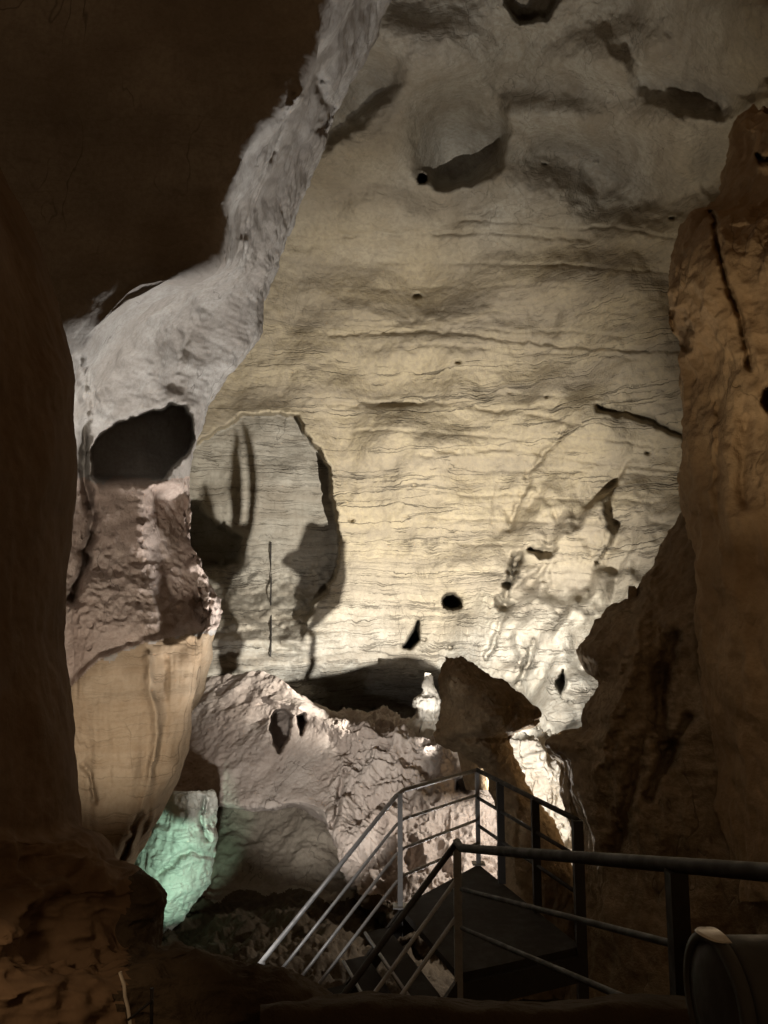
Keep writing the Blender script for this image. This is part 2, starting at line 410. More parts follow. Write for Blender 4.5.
ALCOVE = [(150, 470), (190, 447), (206, 437), (226, 425), (242, 416), (270, 413), (298, 416), (305, 432), (319, 449), (329, 468), (332, 498), (338, 520), (341, 546), (335, 577), (326, 592), (314, 604), (300, 640), (150, 640)]
GS = 1.5
gx = np.arange(-110, 870, GS); gy = np.arange(-190, 780, GS)
PX, PY = np.meshgrid(gx, gy)
WD = wall_depth(PX, PY)
wall = grid_mesh('cave_wall', at(PX, PY, WD), M['wall'])
tag(wall, 'towering pale banded limestone wall with hollows, filling the middle of the cave', 'rock wall', kind='thing')
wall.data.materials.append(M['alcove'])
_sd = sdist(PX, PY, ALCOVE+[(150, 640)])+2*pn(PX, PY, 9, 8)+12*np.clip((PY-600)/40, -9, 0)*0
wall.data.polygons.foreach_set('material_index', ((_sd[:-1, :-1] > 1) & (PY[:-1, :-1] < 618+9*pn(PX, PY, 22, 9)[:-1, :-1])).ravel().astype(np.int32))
def wallY(px, py):
    i = int(round((py-gy[0])/GS)); j = int(round((px-gx[0])/GS)); return WD[i, j]

# ------------------------------------------------------------------ pillar on the left
rows = [
    (-160, [(-260, 5.9), (-50, 6.0), (150, 6.1), (330, 6.15), (398, 6.2), (415, 7.6), (431, 8.8), (450, 9.8), (440, 11.5), (380, 13)]),
    (-60,  [(-260, 5.9), (-50, 6.0), (130, 6.1), (295, 6.15), (365, 6.2), (381, 7.6), (395, 8.8), (412, 9.8), (402, 11.5), (350, 13)]),
    (0,    [(-260, 5.9), (-50, 6.05), (120, 6.15), (272, 6.2), (339, 6.25), (356, 7.7), (371, 8.8), (389, 9.8), (380, 11.5), (330, 13)]),
    (50,   [(-260, 5.9), (-50, 6.05), (110, 6.15), (252, 6.2), (318, 6.25), (335, 7.7), (352, 8.8), (371, 9.8), (362, 11.5), (305, 13)]),
    (100,  [(-260, 5.9), (-50, 6.05), (100, 6.15), (230, 6.2), (292, 6.28), (308, 7.7), (322, 8.8), (340, 9.8), (332, 11.5), (280, 13)]),
    (150,  [(-260, 5.9), (-50, 6.1), (88, 6.2), (200, 6.25), (260, 6.32), (280, 7.8), (299, 8.8), (322, 9.8), (314, 11.5), (265, 13)]),
    (210,  [(-260, 5.9), (-50, 6.1), (76, 6.2), (175, 6.3), (229, 6.4), (250, 7.9), (273, 8.8), (299, 9.8), (290, 11.5), (240, 13)]),
    (258,  [(-260, 5.9), (-50, 6.1), (50, 6.15), (150, 6.2), (216, 6.3), (236, 8.0), (253, 8.9), (283, 9.9), (272, 11.5), (220, 13)]),
    (276,  [(-260, 5.9), (-50, 6.1), (50, 6.15), (140, 6.2), (192, 6.3), (214, 8.0), (240, 8.9), (275, 9.9), (264, 11.5), (214, 13)]),
    (300,  [(-260, 5.9), (-60, 6.1), (30, 6.15), (105, 6.2), (142, 6.35), (168, 8.0), (208, 8.95), (262, 10.), (253, 11.5), (205, 13)]),
    (336,  [(-260, 5.9), (-60, 6.1), (20, 6.15), (80, 6.25), (106, 6.5), (132, 8.2), (184, 9.2), (256, 10.1), (246, 11.5), (200, 13)]),
    (380,  [(-260, 5.7), (-60, 6.2), (0, 6.4), (62, 6.6), (87, 7.0), (108, 8.5), (162, 9.25), (222, 10.), (213, 11.5), (170, 13)]),
    (430,  [(-260, 5.0), (-60, 6.0), (-10, 7.0), (38, 7.9), (68, 8.6), (106, 9.0), (152, 9.3), (196, 9.9), (188, 11.4), (150, 13)]),
    (490,  [(-260, 5.6), (-60, 6.6), (-10, 7.5), (36, 8.2), (64, 8.7), (98, 9.0), (142, 9.2), (184, 9.8), (177, 11.3), (140, 13)]),
    (560,  [(-260, 5.6), (-60, 6.6), (-10, 7.5), (34, 8.1), (60, 8.5), (92, 8.7), (142, 8.9), (189, 9.5), (181, 11.2), (140, 13)]),
    (600,  [(-260, 5.6), (-60, 6.6), (-10, 7.5), (33, 8.0), (58, 8.4), (94, 8.5), (150, 8.7), (213, 9.3), (205, 11.0), (150, 13)]),
    (640,  [(-260, 5.6), (-60, 6.6), (-10, 7.5), (35, 8.0), (62, 8.4), (100, 8.4), (155, 8.5), (210, 9.1), (200, 11.0), (150, 13)]),
    (700,  [(-260, 5.8), (-60, 6.8), (0, 7.6), (40, 8.1), (66, 8.4), (102, 8.4), (150, 8.5), (195, 9.0), (186, 11.0), (150, 13)]),
    (780,  [(-260, 6.0), (-60, 7.0), (10, 7.8), (48, 8.3), (72, 8.5), (104, 8.5), (140, 8.6), (171, 9.1), (164, 11.0), (140, 13)]),
    (860,  [(-260, 6.2), (-60, 7.2), (20, 8.0), (58, 8.6), (82, 8.7), (99, 8.7), (115, 8.8), (130, 9.2), (124, 11.0), (110, 13)]),
    (960,  [(-260, 6.5), (-60, 7.4), (20, 8.2), (50, 8.8), (66, 8.9), (78, 8.9), (88, 9.0), (98, 9.4), (92, 11.0), (80, 13)]),
]
P = loft([[(x, r[0], y) for x, y in r[1]] for r in rows], 620, 460)
P = blur(P, 34)
px, py, Y = proj(P)
N = facing(P)
lit = sst(-40, 40, px-np.interp(py, [0, 100, 165, 260, 300, 360], [310, 270, 225, 180, 110, 60]))
mid_zone = sst(480, 510, py)*(1-sst(625, 645, py))
amp = .02+.06*lit
D = amp*fbm(P, 1.3, 3, .5, 101) + (.003+.008*lit*(1-sst(640, 660, py)))*fbm(P, 5, 4, .6, 102)
D = D + sst(640, 665, py)*(.022*fbm(P, 1., 3, .5, 106, (7, 7, .9))+.02*fbm(P, 2.2, 3, .5, 107))
D = D + mid_zone*.035*ridged(P, 6, 3, .6, 103)*.8
inn = sst(22, 70, px-np.interp(py, [-160, 0, 100, 165, 245, 268, 296, 340, 380, 420], [375, 327, 283, 243, 207, 170, 125, 92, 60, -40]))*(1-sst(400, 450, py))
D = D + inn*(.022*fbm(P, 2.4, 4, .6, 108, (.8, .8, 2.6)) + .011*fbm(P, 7, 3, .6, 109))
D = D + .05*(1-sst(300, 420, py))*lit*fbm(P, .8, 3, .5, 104, (1, 1, .5))
P = P + N*D[..., None]
px, py, Y = proj(P)
front = sst(12.2, 11.0, Y) if False else (Y < 10.9)
A = hollow(px, py, [(92, 474), (90, 456), (96, 442), (110, 428), (130, 417), (150, 411), (172, 404), (184, 406), (192, 420), (194, 440), (186, 453), (172, 466), (160, 481), (140, 486), (104, 486)], 1.4, 5, 2, 111)
A = A*(1-.95*sst(474, 488, py))
A = A + hollow(px, py, [(152, 492), (186, 492), (190, 566), (200, 582), (206, 600), (204, 628), (188, 629), (170, 638), (162, 606), (154, 566), (150, 520)], .5, 18, 2, 112)
A = A - .09*hollow(px, py, [(20, 720), (72, 682), (98, 657), (140, 641), (175, 634), (204, 629), (250, 620), (250, 1000), (0, 1000)], 1., 7, 1.5, 113)
A = A + groove(px, py, [(80, 360), (86, 400), (84, 470), (92, 520), (82, 570), (70, 600)], .35, 5, 2, 114)
A = A + groove(px, py, [(318, 75), (330, 105), (322, 130)], .35, 5, 3, 115)
A = A + groove(px, py, [(205, 300), (180, 330), (172, 380)], .14, 12, 3, 117)
A = A + groove(px, py, [(300, 100), (262, 190), (250, 250)], -.16, 8, 3, 122)
A = A + groove(px, py, [(148, 655), (150, 690), (158, 730), (148, 790), (132, 850)], -.13, 4, 1, 118)
A = A + groove(px, py, [(165, 660), (166, 720), (152, 780), (136, 850)], .08, 5, 1, 119)
A = A + groove(px, py, [(82, 765), (90, 775), (94, 800)], .15, 2.5, 2, 120)
A = A + groove(px, py, [(140, 815), (132, 838), (122, 860)], .2, 2.5, 1.5, 121)
Y2 = np.where(front, Y+A, Y)
P = at(px, py, Y2)
pil = grid_mesh('rock_pillar', P, M['pillar'], base=np.array([P[-1, 260, 0], P[-1, 260, 1], P[..., 2].min()]))
# the lower lobe is smoother tan flowstone: a second material on its faces
pil.data.materials.append(M['lobe'])
sd = sdist(px, py, [(-300, 700), (20, 700), (72, 684), (98, 659), (140, 643), (175, 636), (204, 631), (260, 620), (260, 1100), (-300, 1100)])
fm = ((sd+5*pn(px, py, 14, 31))[:-1, :-1] > 0).ravel().astype(np.int32)
pil.data.materials.append(M['grain'])
mid = ((sd < 0) & (py > 478+6*pn(px, py, 20, 7)) & (px < 240))[:-1, :-1].ravel()
fm = np.where(mid, 2, fm).astype(np.int32)
pil.data.polygons.foreach_set('material_index', fm)
tag(pil, 'leaning grey rock pillar with a dark hollow and a smooth tan lobe below it', 'rock pillar', kind='thing')

# ------------------------------------------------------------------ dark rock in the left foreground
edge = [(-160, -130), (0, -64), (150, -6), (260, 40), (340, 66), (380, 76), (420, 75), (470, 78), (520, 72), (560, 68), (600, 65), (640, 62), (700, 71), (760, 78), (800, 80), (828, 82), (838, 100), (850, 110), (864, 118), (876, 142), (888, 161), (900, 164), (920, 161), (946, 160), (952, 176), (958, 214), (964, 238), (971, 256), (978, 292), (990, 318), (1004, 340), (1030, 352), (1100, 380)]
rr = []
for y, e in edge:
    k = max(0., (y-820)/280.)
    rr.append([(-420, y, 1.9), (-220, y, 2.2), (-60 if e > -30 else e-60, y, 2.6), (e*.35-20, y, 3.0), (e-26, y, 3.35), (e-5, y, 3.75), (e, y, 4.1), (e-6, y, 4.35), (e-40, y, 4.6), (e-120, y, 4.7)])
P = loft(rr, 520, 220); P = blur(P, 2)
N = facing(P); px, py, Y = proj(P)
low = sst(800, 900, py)
P = P+N*(sst(860, 930, py)*(1-sst(90, 140, px))*(.05*(ridged(P, 2.6, 4, .6, 205, (1, 1, .5))-.6)))[..., None]
D = .025*fbm(P, 1.6, 3, .5, 201)+(.006+.012*low)*fbm(P, 7, 4, .6, 202)+low*.07*(ridged(P, 2.2, 4, .55, 203, (1, 1, 1.6))-.6)*np.clip(1-sst(-30, 10, px-np.interp(py, [e[0] for e in edge], [e[1]-8 for e in edge])), .12, 1)
P = P+N*D[..., None]
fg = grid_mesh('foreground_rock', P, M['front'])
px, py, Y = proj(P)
fg.data.materials.append(M['soil_shade'])
fg.data.polygons.foreach_set('material_index', ((py > 868+12*pn(px, py, 30, 2)) & (px > 118+12*pn(px, py, 25, 4)))[:-1, :-1].ravel().astype(np.int32))  # lower ground darkened: missing light put into its colour
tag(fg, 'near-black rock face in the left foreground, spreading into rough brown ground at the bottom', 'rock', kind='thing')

# ------------------------------------------------------------------ rough rock mound below the wall
def col(pts): return pts
cols = [
    [(100, 690, 18.5), (100, 700, 17.2), (100, 722, 16.6), (100, 750, 16.2), (100, 778, 15.9), (100, 800, 15.7), (100, 806, 16.4), (100, 800, 18.5)],
    [(160, 686, 17.6), (160, 698, 17.0), (160, 722, 16.3), (160, 750, 15.8), (160, 778, 15.3), (160, 800, 15.0), (160, 806, 15.8), (160, 800, 18.0)],
    [(215, 676, 16.9), (215, 690, 16.4), (215, 716, 15.6), (215, 748, 15.0), (215, 778, 14.5), (215, 805, 14.2), (215, 810, 15.0), (215, 804, 17.5)],
    [(265, 672, 16.2), (265, 693, 15.6), (265, 720, 15.0), (265, 750, 14.5), (265, 780, 14.0), (262, 808, 13.6), (262, 812, 14.5), (262, 806, 17.0)],
    [(300, 692, 15.6), (300, 706, 14.9), (300, 730, 14.5), (300, 758, 14.0), (298, 782, 13.6), (296, 803, 13.3), (296, 808, 14.2), (296, 804, 17.0)],
    [(330, 712, 18.5), (330, 718, 14.4), (330, 742, 14.0), (330, 768, 13.6), (328, 796, 13.1), (324, 815, 12.8), (323, 822, 13.8), (323, 818, 17.0)],
    [(355, 714, 18.5), (355, 722, 14.1), (355, 752, 13.6), (353, 786, 13.1), (348, 820, 12.6), (342, 846, 12.3), (340, 852, 13.2), (340, 850, 16.5)],
    [(395, 720, 18.5), (395, 729, 13.9), (395, 760, 13.3), (392, 800, 12.7), (384, 845, 12.1), (372, 890, 11.7), (366, 900, 12.6), (366, 896, 16.0)],
    [(430, 732, 18.5), (430, 741, 13.7), (430, 772, 13.1), (428, 820, 12.4), (420, 870, 11.8), (404, 930, 11.3), (396, 950, 12.0), (396, 940, 15.0)],
    [(450, 738, 18.0), (450, 746, 13.4), (450, 784, 12.9), (450, 832, 12.3), (444, 890, 11.7), (428, 945, 11.3), (420, 965, 12.0), (420, 955, 15.0)],
    [(482, 760, 17.5), (482, 768, 13.2), (482, 798, 12.8), (482, 845, 12.2), (482, 900, 11.6), (474, 965, 11.2), (468, 985, 11.8), (468, 975, 15.0)],
    [(502, 766, 18.0), (502, 774, 13.2), (502, 800, 12.8), (502, 850, 12.2), (502, 905, 11.6), (492, 970, 11.2), (486, 990, 11.8), (486, 980, 15.0)],
    [(512, 726, 17.5), (512, 737, 13.3), (514, 772, 12.8), (518, 830, 12.2), (520, 900, 11.6), (520, 970, 11.2), (520, 990, 11.8), (520, 980, 15.0)],
    [(545, 738, 17.5), (545, 750, 13.4), (548, 790, 12.8), (550, 850, 12.2), (552, 910, 11.7), (555, 970, 11.2), (555, 990, 11.8), (555, 980, 15.0)],
    [(585, 748, 17.0), (585, 760, 13.4), (590, 800, 12.8), (592, 860, 12.3), (595, 920, 11.8), (600, 980, 11.3), (600, 995, 12), (600, 990, 15.0)],
    [(660, 740, 17.0), (660, 760, 13.4), (660, 800, 12.8), (660, 860, 12.3), (660, 920, 11.8), (660, 980, 11.3), (660, 995, 12), (660, 990, 15.0)],
]
P = loft([[(p[0], p[1], p[2]) for p in c] for c in cols], 560, 340)      # rows run left to right here
P = blur(P, 5)
N = facing(P); px, py, Y = proj(P)
right = sst(310, 370, px); smooth_bit = sst(290, 320, px)*0
apron = np.exp(-(ldist(px, py, [(305, 740), (285, 780), (300, 800)])/24)**2)      # smooth pale tongue
pitted = right*(1-apron)
D = .10*fbm(P, .9, 3, .5, 301)+(.03+.05*pitted)*fbm(P, 3.2, 4, .6, 302)
D = D + pitted*.11*(ridged(P, 2.6, 4, .6, 303)-.7) + (1-right)*(1-apron)*.018*fbm(P, 4.5, 4, .65, 304)
P = P+N*D[..., None]*(1-.7*apron[..., None])
px, py, Y = proj(P)
A = hollow(px, py, [(271, 718), (276, 711), (285, 711), (291, 716), (290, 730), (285, 744), (279, 752), (274, 744), (270, 730)], 1.6, 3.5, 1.2, 311)
A = A + hollow(px, py, [(297, 716), (304, 714), (307, 722), (301, 734), (297, 724)], 1.2, 3, 1., 312)
A = A + groove(px, py, [(345, 772), (340, 800), (333, 825)], .3, 3, 2, 313)
A = A + groove(px, py, [(190, 700), (230, 690), (268, 696), (300, 706)], -.14, 4, 1.5, 314)
A = A + groove(px, py, [(170, 716), (215, 704), (260, 702)], .12, 3, 1.5, 315)
A = A + hollow(px, py, [(455, 778), (470, 774), (476, 782), (466, 792), (456, 790)], .8, 4, 2, 316)
P = at(px, py, np.where(Y < 15.5, Y+A, Y))
mound = grid_mesh('rock_mound', P, M['rough'])
mound.data.materials.append(M['pale'])
mound.data.materials.append(M['soil_shade'])
mound.data.polygons.foreach_set('material_index', np.where(py > 900+10*pn(px, py, 25, 3), 2, np.where((px > 500) & (py > 715), 1, 0))[:-1, :-1].ravel().astype(np.int32))  # unlit base and brightly lit right part put into the colour
tag(mound, 'rough pinkish pitted rock slope below the pale wall, behind the stair railing', 'rock mound', kind='thing')

# ------------------------------------------------------------------ generic boulder: rows of (py, left, right), a front and a back
def boulder(name, rows, Yedge, bulge, mat, seed, amp=.06, fine=.02, nv=200, nu=160, depth=1.2, ridge=0.0, carve=None):
    cc = []
    for y, l, r in rows:
        w = r-l; m = (l+r)/2; b = bulge*min(1., w/60.)
        cc.append([(m, y, Yedge+depth), (l+.2*w, y, Yedge+depth*.7), (l, y, Yedge), (l+.08*w, y, Yedge-.45*b), (l+.3*w, y, Yedge-.9*b), (m+.08*w, y, Yedge-b), (r-.25*w, y, Yedge-.8*b), (r-.06*w, y, Yedge-.4*b), (r, y, Yedge+.05), (r-.2*w, y, Yedge+depth*.7), (m, y, Yedge+depth)])
    P = loft(cc, nv, nu); P = blur(P, 2)
    n = facing(P)
    D = amp*fbm(P, 1.4, 3, .5, seed)+fine*fbm(P, 6, 4, .6, seed+7)
    if ridge: D = D+ridge*(ridged(P, 2.4, 4, .55, seed+9)-.7)
    P = P+n*D[..., None]
    if carve:
        px, py, Y = proj(P); P = at(px, py, np.where(Y < Yedge+.2, Y+carve(px, py), Y))
    return grid_mesh(name, P, mat)

def kcarve(px, py):
    a = groove(px, py, [(520, 692), (512, 712), (506, 730)], .14, 4, 1.5, 401)
    a = a+groove(px, py, [(455, 742), (480, 738), (506, 736)], .16, 4, 2, 402)
    a = a-groove(px, py, [(495, 700), (480, 722)], .15, 12, 2, 403)
    return a
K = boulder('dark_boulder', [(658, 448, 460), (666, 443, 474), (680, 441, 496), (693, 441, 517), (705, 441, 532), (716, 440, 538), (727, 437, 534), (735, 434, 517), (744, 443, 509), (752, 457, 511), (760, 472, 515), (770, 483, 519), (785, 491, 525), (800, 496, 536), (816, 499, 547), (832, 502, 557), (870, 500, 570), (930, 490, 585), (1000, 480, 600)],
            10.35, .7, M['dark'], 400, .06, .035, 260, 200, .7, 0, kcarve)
bl = boulder('shadow_lobe', [(688.3, 473.2, 475), (689.6, 469, 477.5), (690.5, 464.5, 480), (692, 462, 481), (698, 459, 483), (715, 456, 486), (745, 456, 495), (790, 466, 505)], 11.72, .6, M['dark'], 460, .004, .003, 80, 80, .1)  # unseen lobe added behind the boulder to shadow the recess
LW = V(480, 691, 11.3)
def shadow_spire(outline, t0, t1):  # unseen cutout added beside the lamp to shape the alcove's shadows
    Lp = np.array(LW); pts = [np.array(V(x, y, wallY(x, y))) for x, y in outline]; n = len(pts)
    vs = [tuple(Lp+t*(p-Lp)) for t in (t0, t1) for p in pts]
    me = bpy.data.meshes.new('shadow_spire')
    me.from_pydata(vs, [], [tuple(range(n)), tuple(reversed(range(n, 2*n)))]+[(i, i+n, (i+1) % n+n, (i+1) % n) for i in range(n)])
    me.materials.append(M['dark']); o = bpy.data.objects.new('shadow_spire', me); COL.objects.link(o)
    o.parent = K; o.matrix_parent_inverse = Matrix.Translation(K.location).inverted(); return o
shadow_spire([(306, 524), (312, 521), (321, 525), (331, 527), (339, 532), (341, 548), (336, 570), (330, 584), (322, 592), (316, 600), (313, 615), (311, 632), (309, 700), (304, 700), (303, 632), (299, 630), (300, 612), (306, 590), (300, 577), (291, 570), (280, 562), (287, 553), (297, 549), (301, 538)], .043, .052)
shadow_spire([(241, 421), (248, 428), (254, 450), (257, 475), (256, 505), (252, 514), (249, 540), (246, 566), (238, 574), (233, 588), (226, 602), (222, 640), (221, 700), (214, 700), (215, 640), (218, 600), (222, 588), (206, 578), (180, 580), (172, 500), (201, 500), (203, 490), (205, 477), (209, 492), (213, 516), (224, 526), (230, 526), (231, 508), (228, 490), (231, 455), (236, 428), (240, 440), (238, 470), (240, 524), (246, 524), (249, 506), (248, 470), (244, 440)], .043, .052)
bl.parent = K; bl.matrix_parent_inverse = Matrix.Translation(K.location).inverted()
tag(K, 'smooth brown lobed boulder in shadow standing just behind the stair landing', 'boulder', kind='thing')

# stalagmite on the rim
st = []
for y, l, r in [(674, 426, 431), (678, 424, 433), (686, 422.5, 434.5), (694, 422, 438), (699, 415, 440), (704, 412.5, 440), (710, 416, 438), (716, 413, 437), (722, 409, 437), (728, 405, 437), (734, 400, 438), (752, 396, 440)]:
    w = r-l; m = (l+r)/2; c = []
    for k in range(13):
        a = 2*math.pi*k/12
        c.append((m+.5*w*math.sin(a), y, 14.9-.5*w/F*14.8*math.cos(a)))
    st.append(c)
P = loft(st, 90, 72); n = normals(P)
cen = P.mean(1, keepdims=True); sgn = np.sign(np.sum(n*(P-cen), -1, keepdims=True))
P = P+n*sgn*(.03*fbm(P, 5, 3, .6, 501)+.03*(ridged(P, 9, 3, .5, 502, (1, 1, .5))-.7))[..., None]
sm = grid_mesh('stalagmite', P, M['pale'])
tag(sm, 'bright white stubby stalagmite standing on the rim above the railing', 'stalagmite', kind='thing')

# ------------------------------------------------------------------ right side: dark ridge, amber wall with spur
def side(name, edges, Ye, Yin, mat, seed, nv=420, nu=240, amp=.06, fine=.02, ridge=.0, carve=None, xmax=900):
    cc = []; ys_ = np.array([q[0] for q in edges], float); es_ = np.array([q[1] for q in edges], float)
    yy = np.arange(ys_[0]-200, ys_[-1]+200, 5.); ee = np.interp(yy, ys_, es_); ker = np.hanning(31); ker /= ker.sum()
    sm_ = np.interp(ys_, yy, np.convolve(np.pad(ee, 15, mode='edge'), ker, 'valid'))
    for (y, e), q in zip(edges, sm_):
        g = (e+12)*.6+(q+12)*.4; g = max(g, e+6)
        cc.append([(e+90, y, Ye+4.0), (e+40, y, Ye+2.6), (e+9, y, Ye+1.3), (e, y, Ye+.3), (g, y, Ye-.2), (max(q+42, g+16), y, Ye-.7), (max(q+80, g+40), y, Ye-1.0), (max(q+115, 745), y, Ye-1.45), (max(q+155, 800), y, Yin+.6), (xmax+80, y, Yin-.4)])
    P = loft(cc, nv, nu); P = blur(P, 3)
    n = facing(P); D = amp*fbm(P, 1.1, 3, .5, seed)+fine*fbm(P, 5.5, 4, .6, seed+5)
    if ridge: D = D+ridge*(ridged(P, 1.3, 4, .55, seed+9, (1, 1, .6))-.7)
    P = P+n*D[..., None]
    if carve:
        px, py, Y = proj(P); P = at(px, py, np.where(Y < Ye+.6, Y+carve(px, py), Y))
    return grid_mesh(name, P, mat)

def rc(px, py):
    a = groove(px, py, [(672, 640), (660, 690), (668, 760)], .3, 9, 4, 601)
    a = a+groove(px, py, [(640, 740), (632, 790), (615, 850)], .2, 7, 4, 602)
    a = a-groove(px, py, [(650, 560), (640, 640), (618, 700), (600, 760)], .2, 10, 4, 603)
    a = a+groove(px, py, [(690, 720), (668, 755), (648, 800)], .25, 4, 3, 604)
    return a
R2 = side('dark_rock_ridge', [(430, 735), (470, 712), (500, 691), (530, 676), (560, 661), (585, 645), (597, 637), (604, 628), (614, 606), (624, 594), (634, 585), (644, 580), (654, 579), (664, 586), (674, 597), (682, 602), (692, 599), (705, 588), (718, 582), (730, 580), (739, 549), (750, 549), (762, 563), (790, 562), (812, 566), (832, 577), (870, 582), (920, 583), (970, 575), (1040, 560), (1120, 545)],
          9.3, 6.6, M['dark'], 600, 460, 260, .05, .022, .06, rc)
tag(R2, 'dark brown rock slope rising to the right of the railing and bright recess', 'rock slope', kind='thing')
kb = boulder('rock_finger', [(586, 629, 634), (590, 628, 637), (598, 628, 637), (612, 629, 637), (626, 630, 638), (650, 628, 642)], 9.35, .1, M['dark'], 640, .01, .01, 60, 60, .25)
tag(kb, 'small finger of dark rock standing up from the dark slope against the pale wall', 'rock finger', kind='thing')

def r1c(px, py):
    a = groove(px, py, [(712, 214), (718, 250), (728, 285), (742, 320), (748, 365)], .22, 2.6, 2, 701)
    a = a+hollow(px, py, [(668, 310), (684, 312), (690, 330), (688, 352), (676, 345), (672, 330)], .5, 5, 3, 702)
    a = a+hollow(px, py, [(761, 398), (763, 391), (768, 386), (778, 386), (788, 394), (788, 405), (780, 412), (768, 412), (763, 406)], .6, 5, 2.2, 703)
    a = a+hollow(px, py, [(757, 156), (775, 157), (780, 164), (760, 164)], .4, 3, 1.5, 704)
    a = a+groove(px, py, [(720, 400), (716, 460), (722, 540)], .1, 5, 2, 705)
    a = a+groove(px, py, [(745, 420), (742, 500)], .1, 6, 2, 706)
    return a
R1 = side('amber_rock_wall', [(112, 758), (118, 748), (126, 738), (140, 733), (170, 728), (195, 722), (208, 712), (222, 694), (240, 681), (265, 671), (290, 667), (312, 671), (332, 681), (356, 688), (395, 689), (430, 690), (465, 687), (500, 684), (522, 692), (580, 694), (650, 698), (720, 706), (800, 720), (900, 740)],
          7.9, 5.6, M['amber'], 700, 420, 240, .06, .02, .07, r1c)
tag(R1, 'amber-lit rough rock wall with a jutting spur at the right edge', 'rock wall', kind='thing')

# ------------------------------------------------------------------ dark hollow under the mound: boulder, green-lit rock, floor
cc = []
for y, Yd in [(770, 17.0), (800, 16.3), (830, 15.6), (860, 15.0), (890, 14.5), (905, 13.6), (925, 12.4), (950, 11.2), (985, 9.8), (1030, 8.6), (1090, 7.4)]:
    cc.append([(x, y + dy, Yd+dd) for x, dy, dd in [(90, 6, 1.0), (140, 4, .6), (190, 0, .3), (225, -4, .0), (270, -4, -.3), (310, -10, -.4), (345, -8, -.2), (390, 0, 0), (440, 10, 0), (520, 16, .2)]])
P = loft(cc, 320, 320); n = facing(P); px, py, Y = proj(P)
fl = sst(880, 915, py)
P = P+n*((.16*fbm(P, .9, 3, .5, 801))+(.03+.06*fl)*fbm(P, 4, 4, .6, 802)+.03*(ridged(P, 1.6, 4, .55, 803)-.7))[..., None]
px, py, Y = proj(P)
grot = grid_mesh('hollow_rock', P, M['grey'])
grot.data.materials.append(M['soil_shade'])
grot.data.polygons.foreach_set('material_index', (py[:-1, :-1] > 893+8*pn(px, py, 30, 5)[:-1, :-1]).ravel().astype(np.int32))
tag(grot, 'dim grey-brown rock face inside the dark hollow behind the stair rails', 'rock face', kind='thing')

gr = boulder('green_lit_rock', [(791, 152, 210), (796, 148, 214), (808, 146, 217), (824, 146, 214), (838, 140, 219), (852, 134, 215), (868, 130, 212), (884, 128, 206), (900, 130, 196), (916, 140, 185), (930, 150, 174), (943, 158, 166), (950, 160, 164)], 12.9, .9, M['green'], 820, .03, .02, 220, 180, .9, .035,
             lambda x, y: groove(x, y, [(205, 800), (200, 822), (208, 838)], .3, 3, 2, 821)+groove(x, y, [(160, 872), (190, 850), (212, 858)], .15, 3, 2, 822))
tag(gr, 'rugged rock lit bright green at the foot of the tan pillar lobe', 'rock', kind='thing')

gxs = np.linspace(-25, 25, 160); gys = np.linspace(-6, 30, 140)
GX, GY = np.meshgrid(gxs, gys); G = np.stack([GX, GY, np.full_like(GX, -4.9)], -1)
G[..., 2] += .25*fbm(G, .4, 4, .5, 901)
flo = grid_mesh('ground', G, M['soil_shade']); tag(flo, kind='structure')

# ------------------------------------------------------------------ steelwork
def tube(name, pts, r, mat, parent, seg=12, square=False, label=None):
    """one bar following a polyline, mitred at its bends"""
    pts = [Vector(p) for p in pts]; n = len(pts)
    if square: seg = 4
    me = bpy.data.meshes.new(name); vs = []; fs = []
    for i, p in enumerate(pts):
        d0 = (pts[i]-pts[i-1]).normalized() if i else None; d1 = (pts[i+1]-pts[i]).normalized() if i < n-1 else None
        d = ((d0 or d1)+(d1 or d0)).normalized()
        up = Vector((0, 0, 1)) if abs(d.z) < .95 else Vector((0, 1, 0))
        sx = d.cross(up).normalized(); sy = sx.cross(d).normalized()
        k = 1/max(.5, d.dot(d1 or d0))
        for j in range(seg):
            a = 2*math.pi*(j+(.5 if square else 0))/seg
            rr = r*(1.414 if square else 1)
            vs.append(p+(sx*math.cos(a)+sy*math.sin(a)*(k if d0 and d1 else 1))*rr)
    for i in range(n-1):
        for j in range(seg):
            a = i*seg+j; b = i*seg+(j+1) % seg; fs.append((a, b, b+seg, a+seg))
    fs.append(tuple(reversed(range(seg)))); fs.append(tuple(range((n-1)*seg, n*seg)))
    root = Vector((0, 0, 0))
    me.from_pydata(vs, [], fs); me.materials.append(mat)
    if not square:
        for pl in me.polygons: pl.use_smooth = len(pl.vertices) == 4
    o = bpy.data.objects.new(name, me); COL.objects.link(o)
    if parent is not None:
        o.parent = parent; o.matrix_parent_inverse = Matrix.Translation(parent.location).inverted()
    if label: o['label'] = label
    return o

def prism(name, quad, th, mat, parent, down=Vector((0, 0, -1))):
    q = [Vector(p) for p in quad]; b = [p+down*th for p in q]
    n = len(q); vs = q+b
    fs = [tuple(range(n)), tuple(reversed(range(n, 2*n)))]+[(i, i+n, (i+1) % n+n, (i+1) % n) for i in range(n)]
    me = bpy.data.meshes.new(name); me.from_pydata(vs, [], fs); me.materials.append(mat)
    o = bpy.data.objects.new(name, me); COL.objects.link(o)
    if parent is not None:
        o.parent = parent; o.matrix_parent_inverse = Matrix.Translation(parent.location).inverted()
    return o

Z = Vector((0, 0, 1))
A_top = V(400, 791, 7.8); B_top = V(477, 770, 9.1); C_top = V(577, 820, 6.9); D_top = V(457, 842, 6.4)
H = 1.06
stair = empty('staircase', (A_top.x, A_top.y, A_top.z-H-2.0))
tag(stair, 'steel staircase descending left from a railed landing', 'staircase')
fz = A_top.z-H
A0, B0, C0, D0 = [Vector((p.x, p.y, fz)) for p in (A_top, B_top, C_top, D_top)]
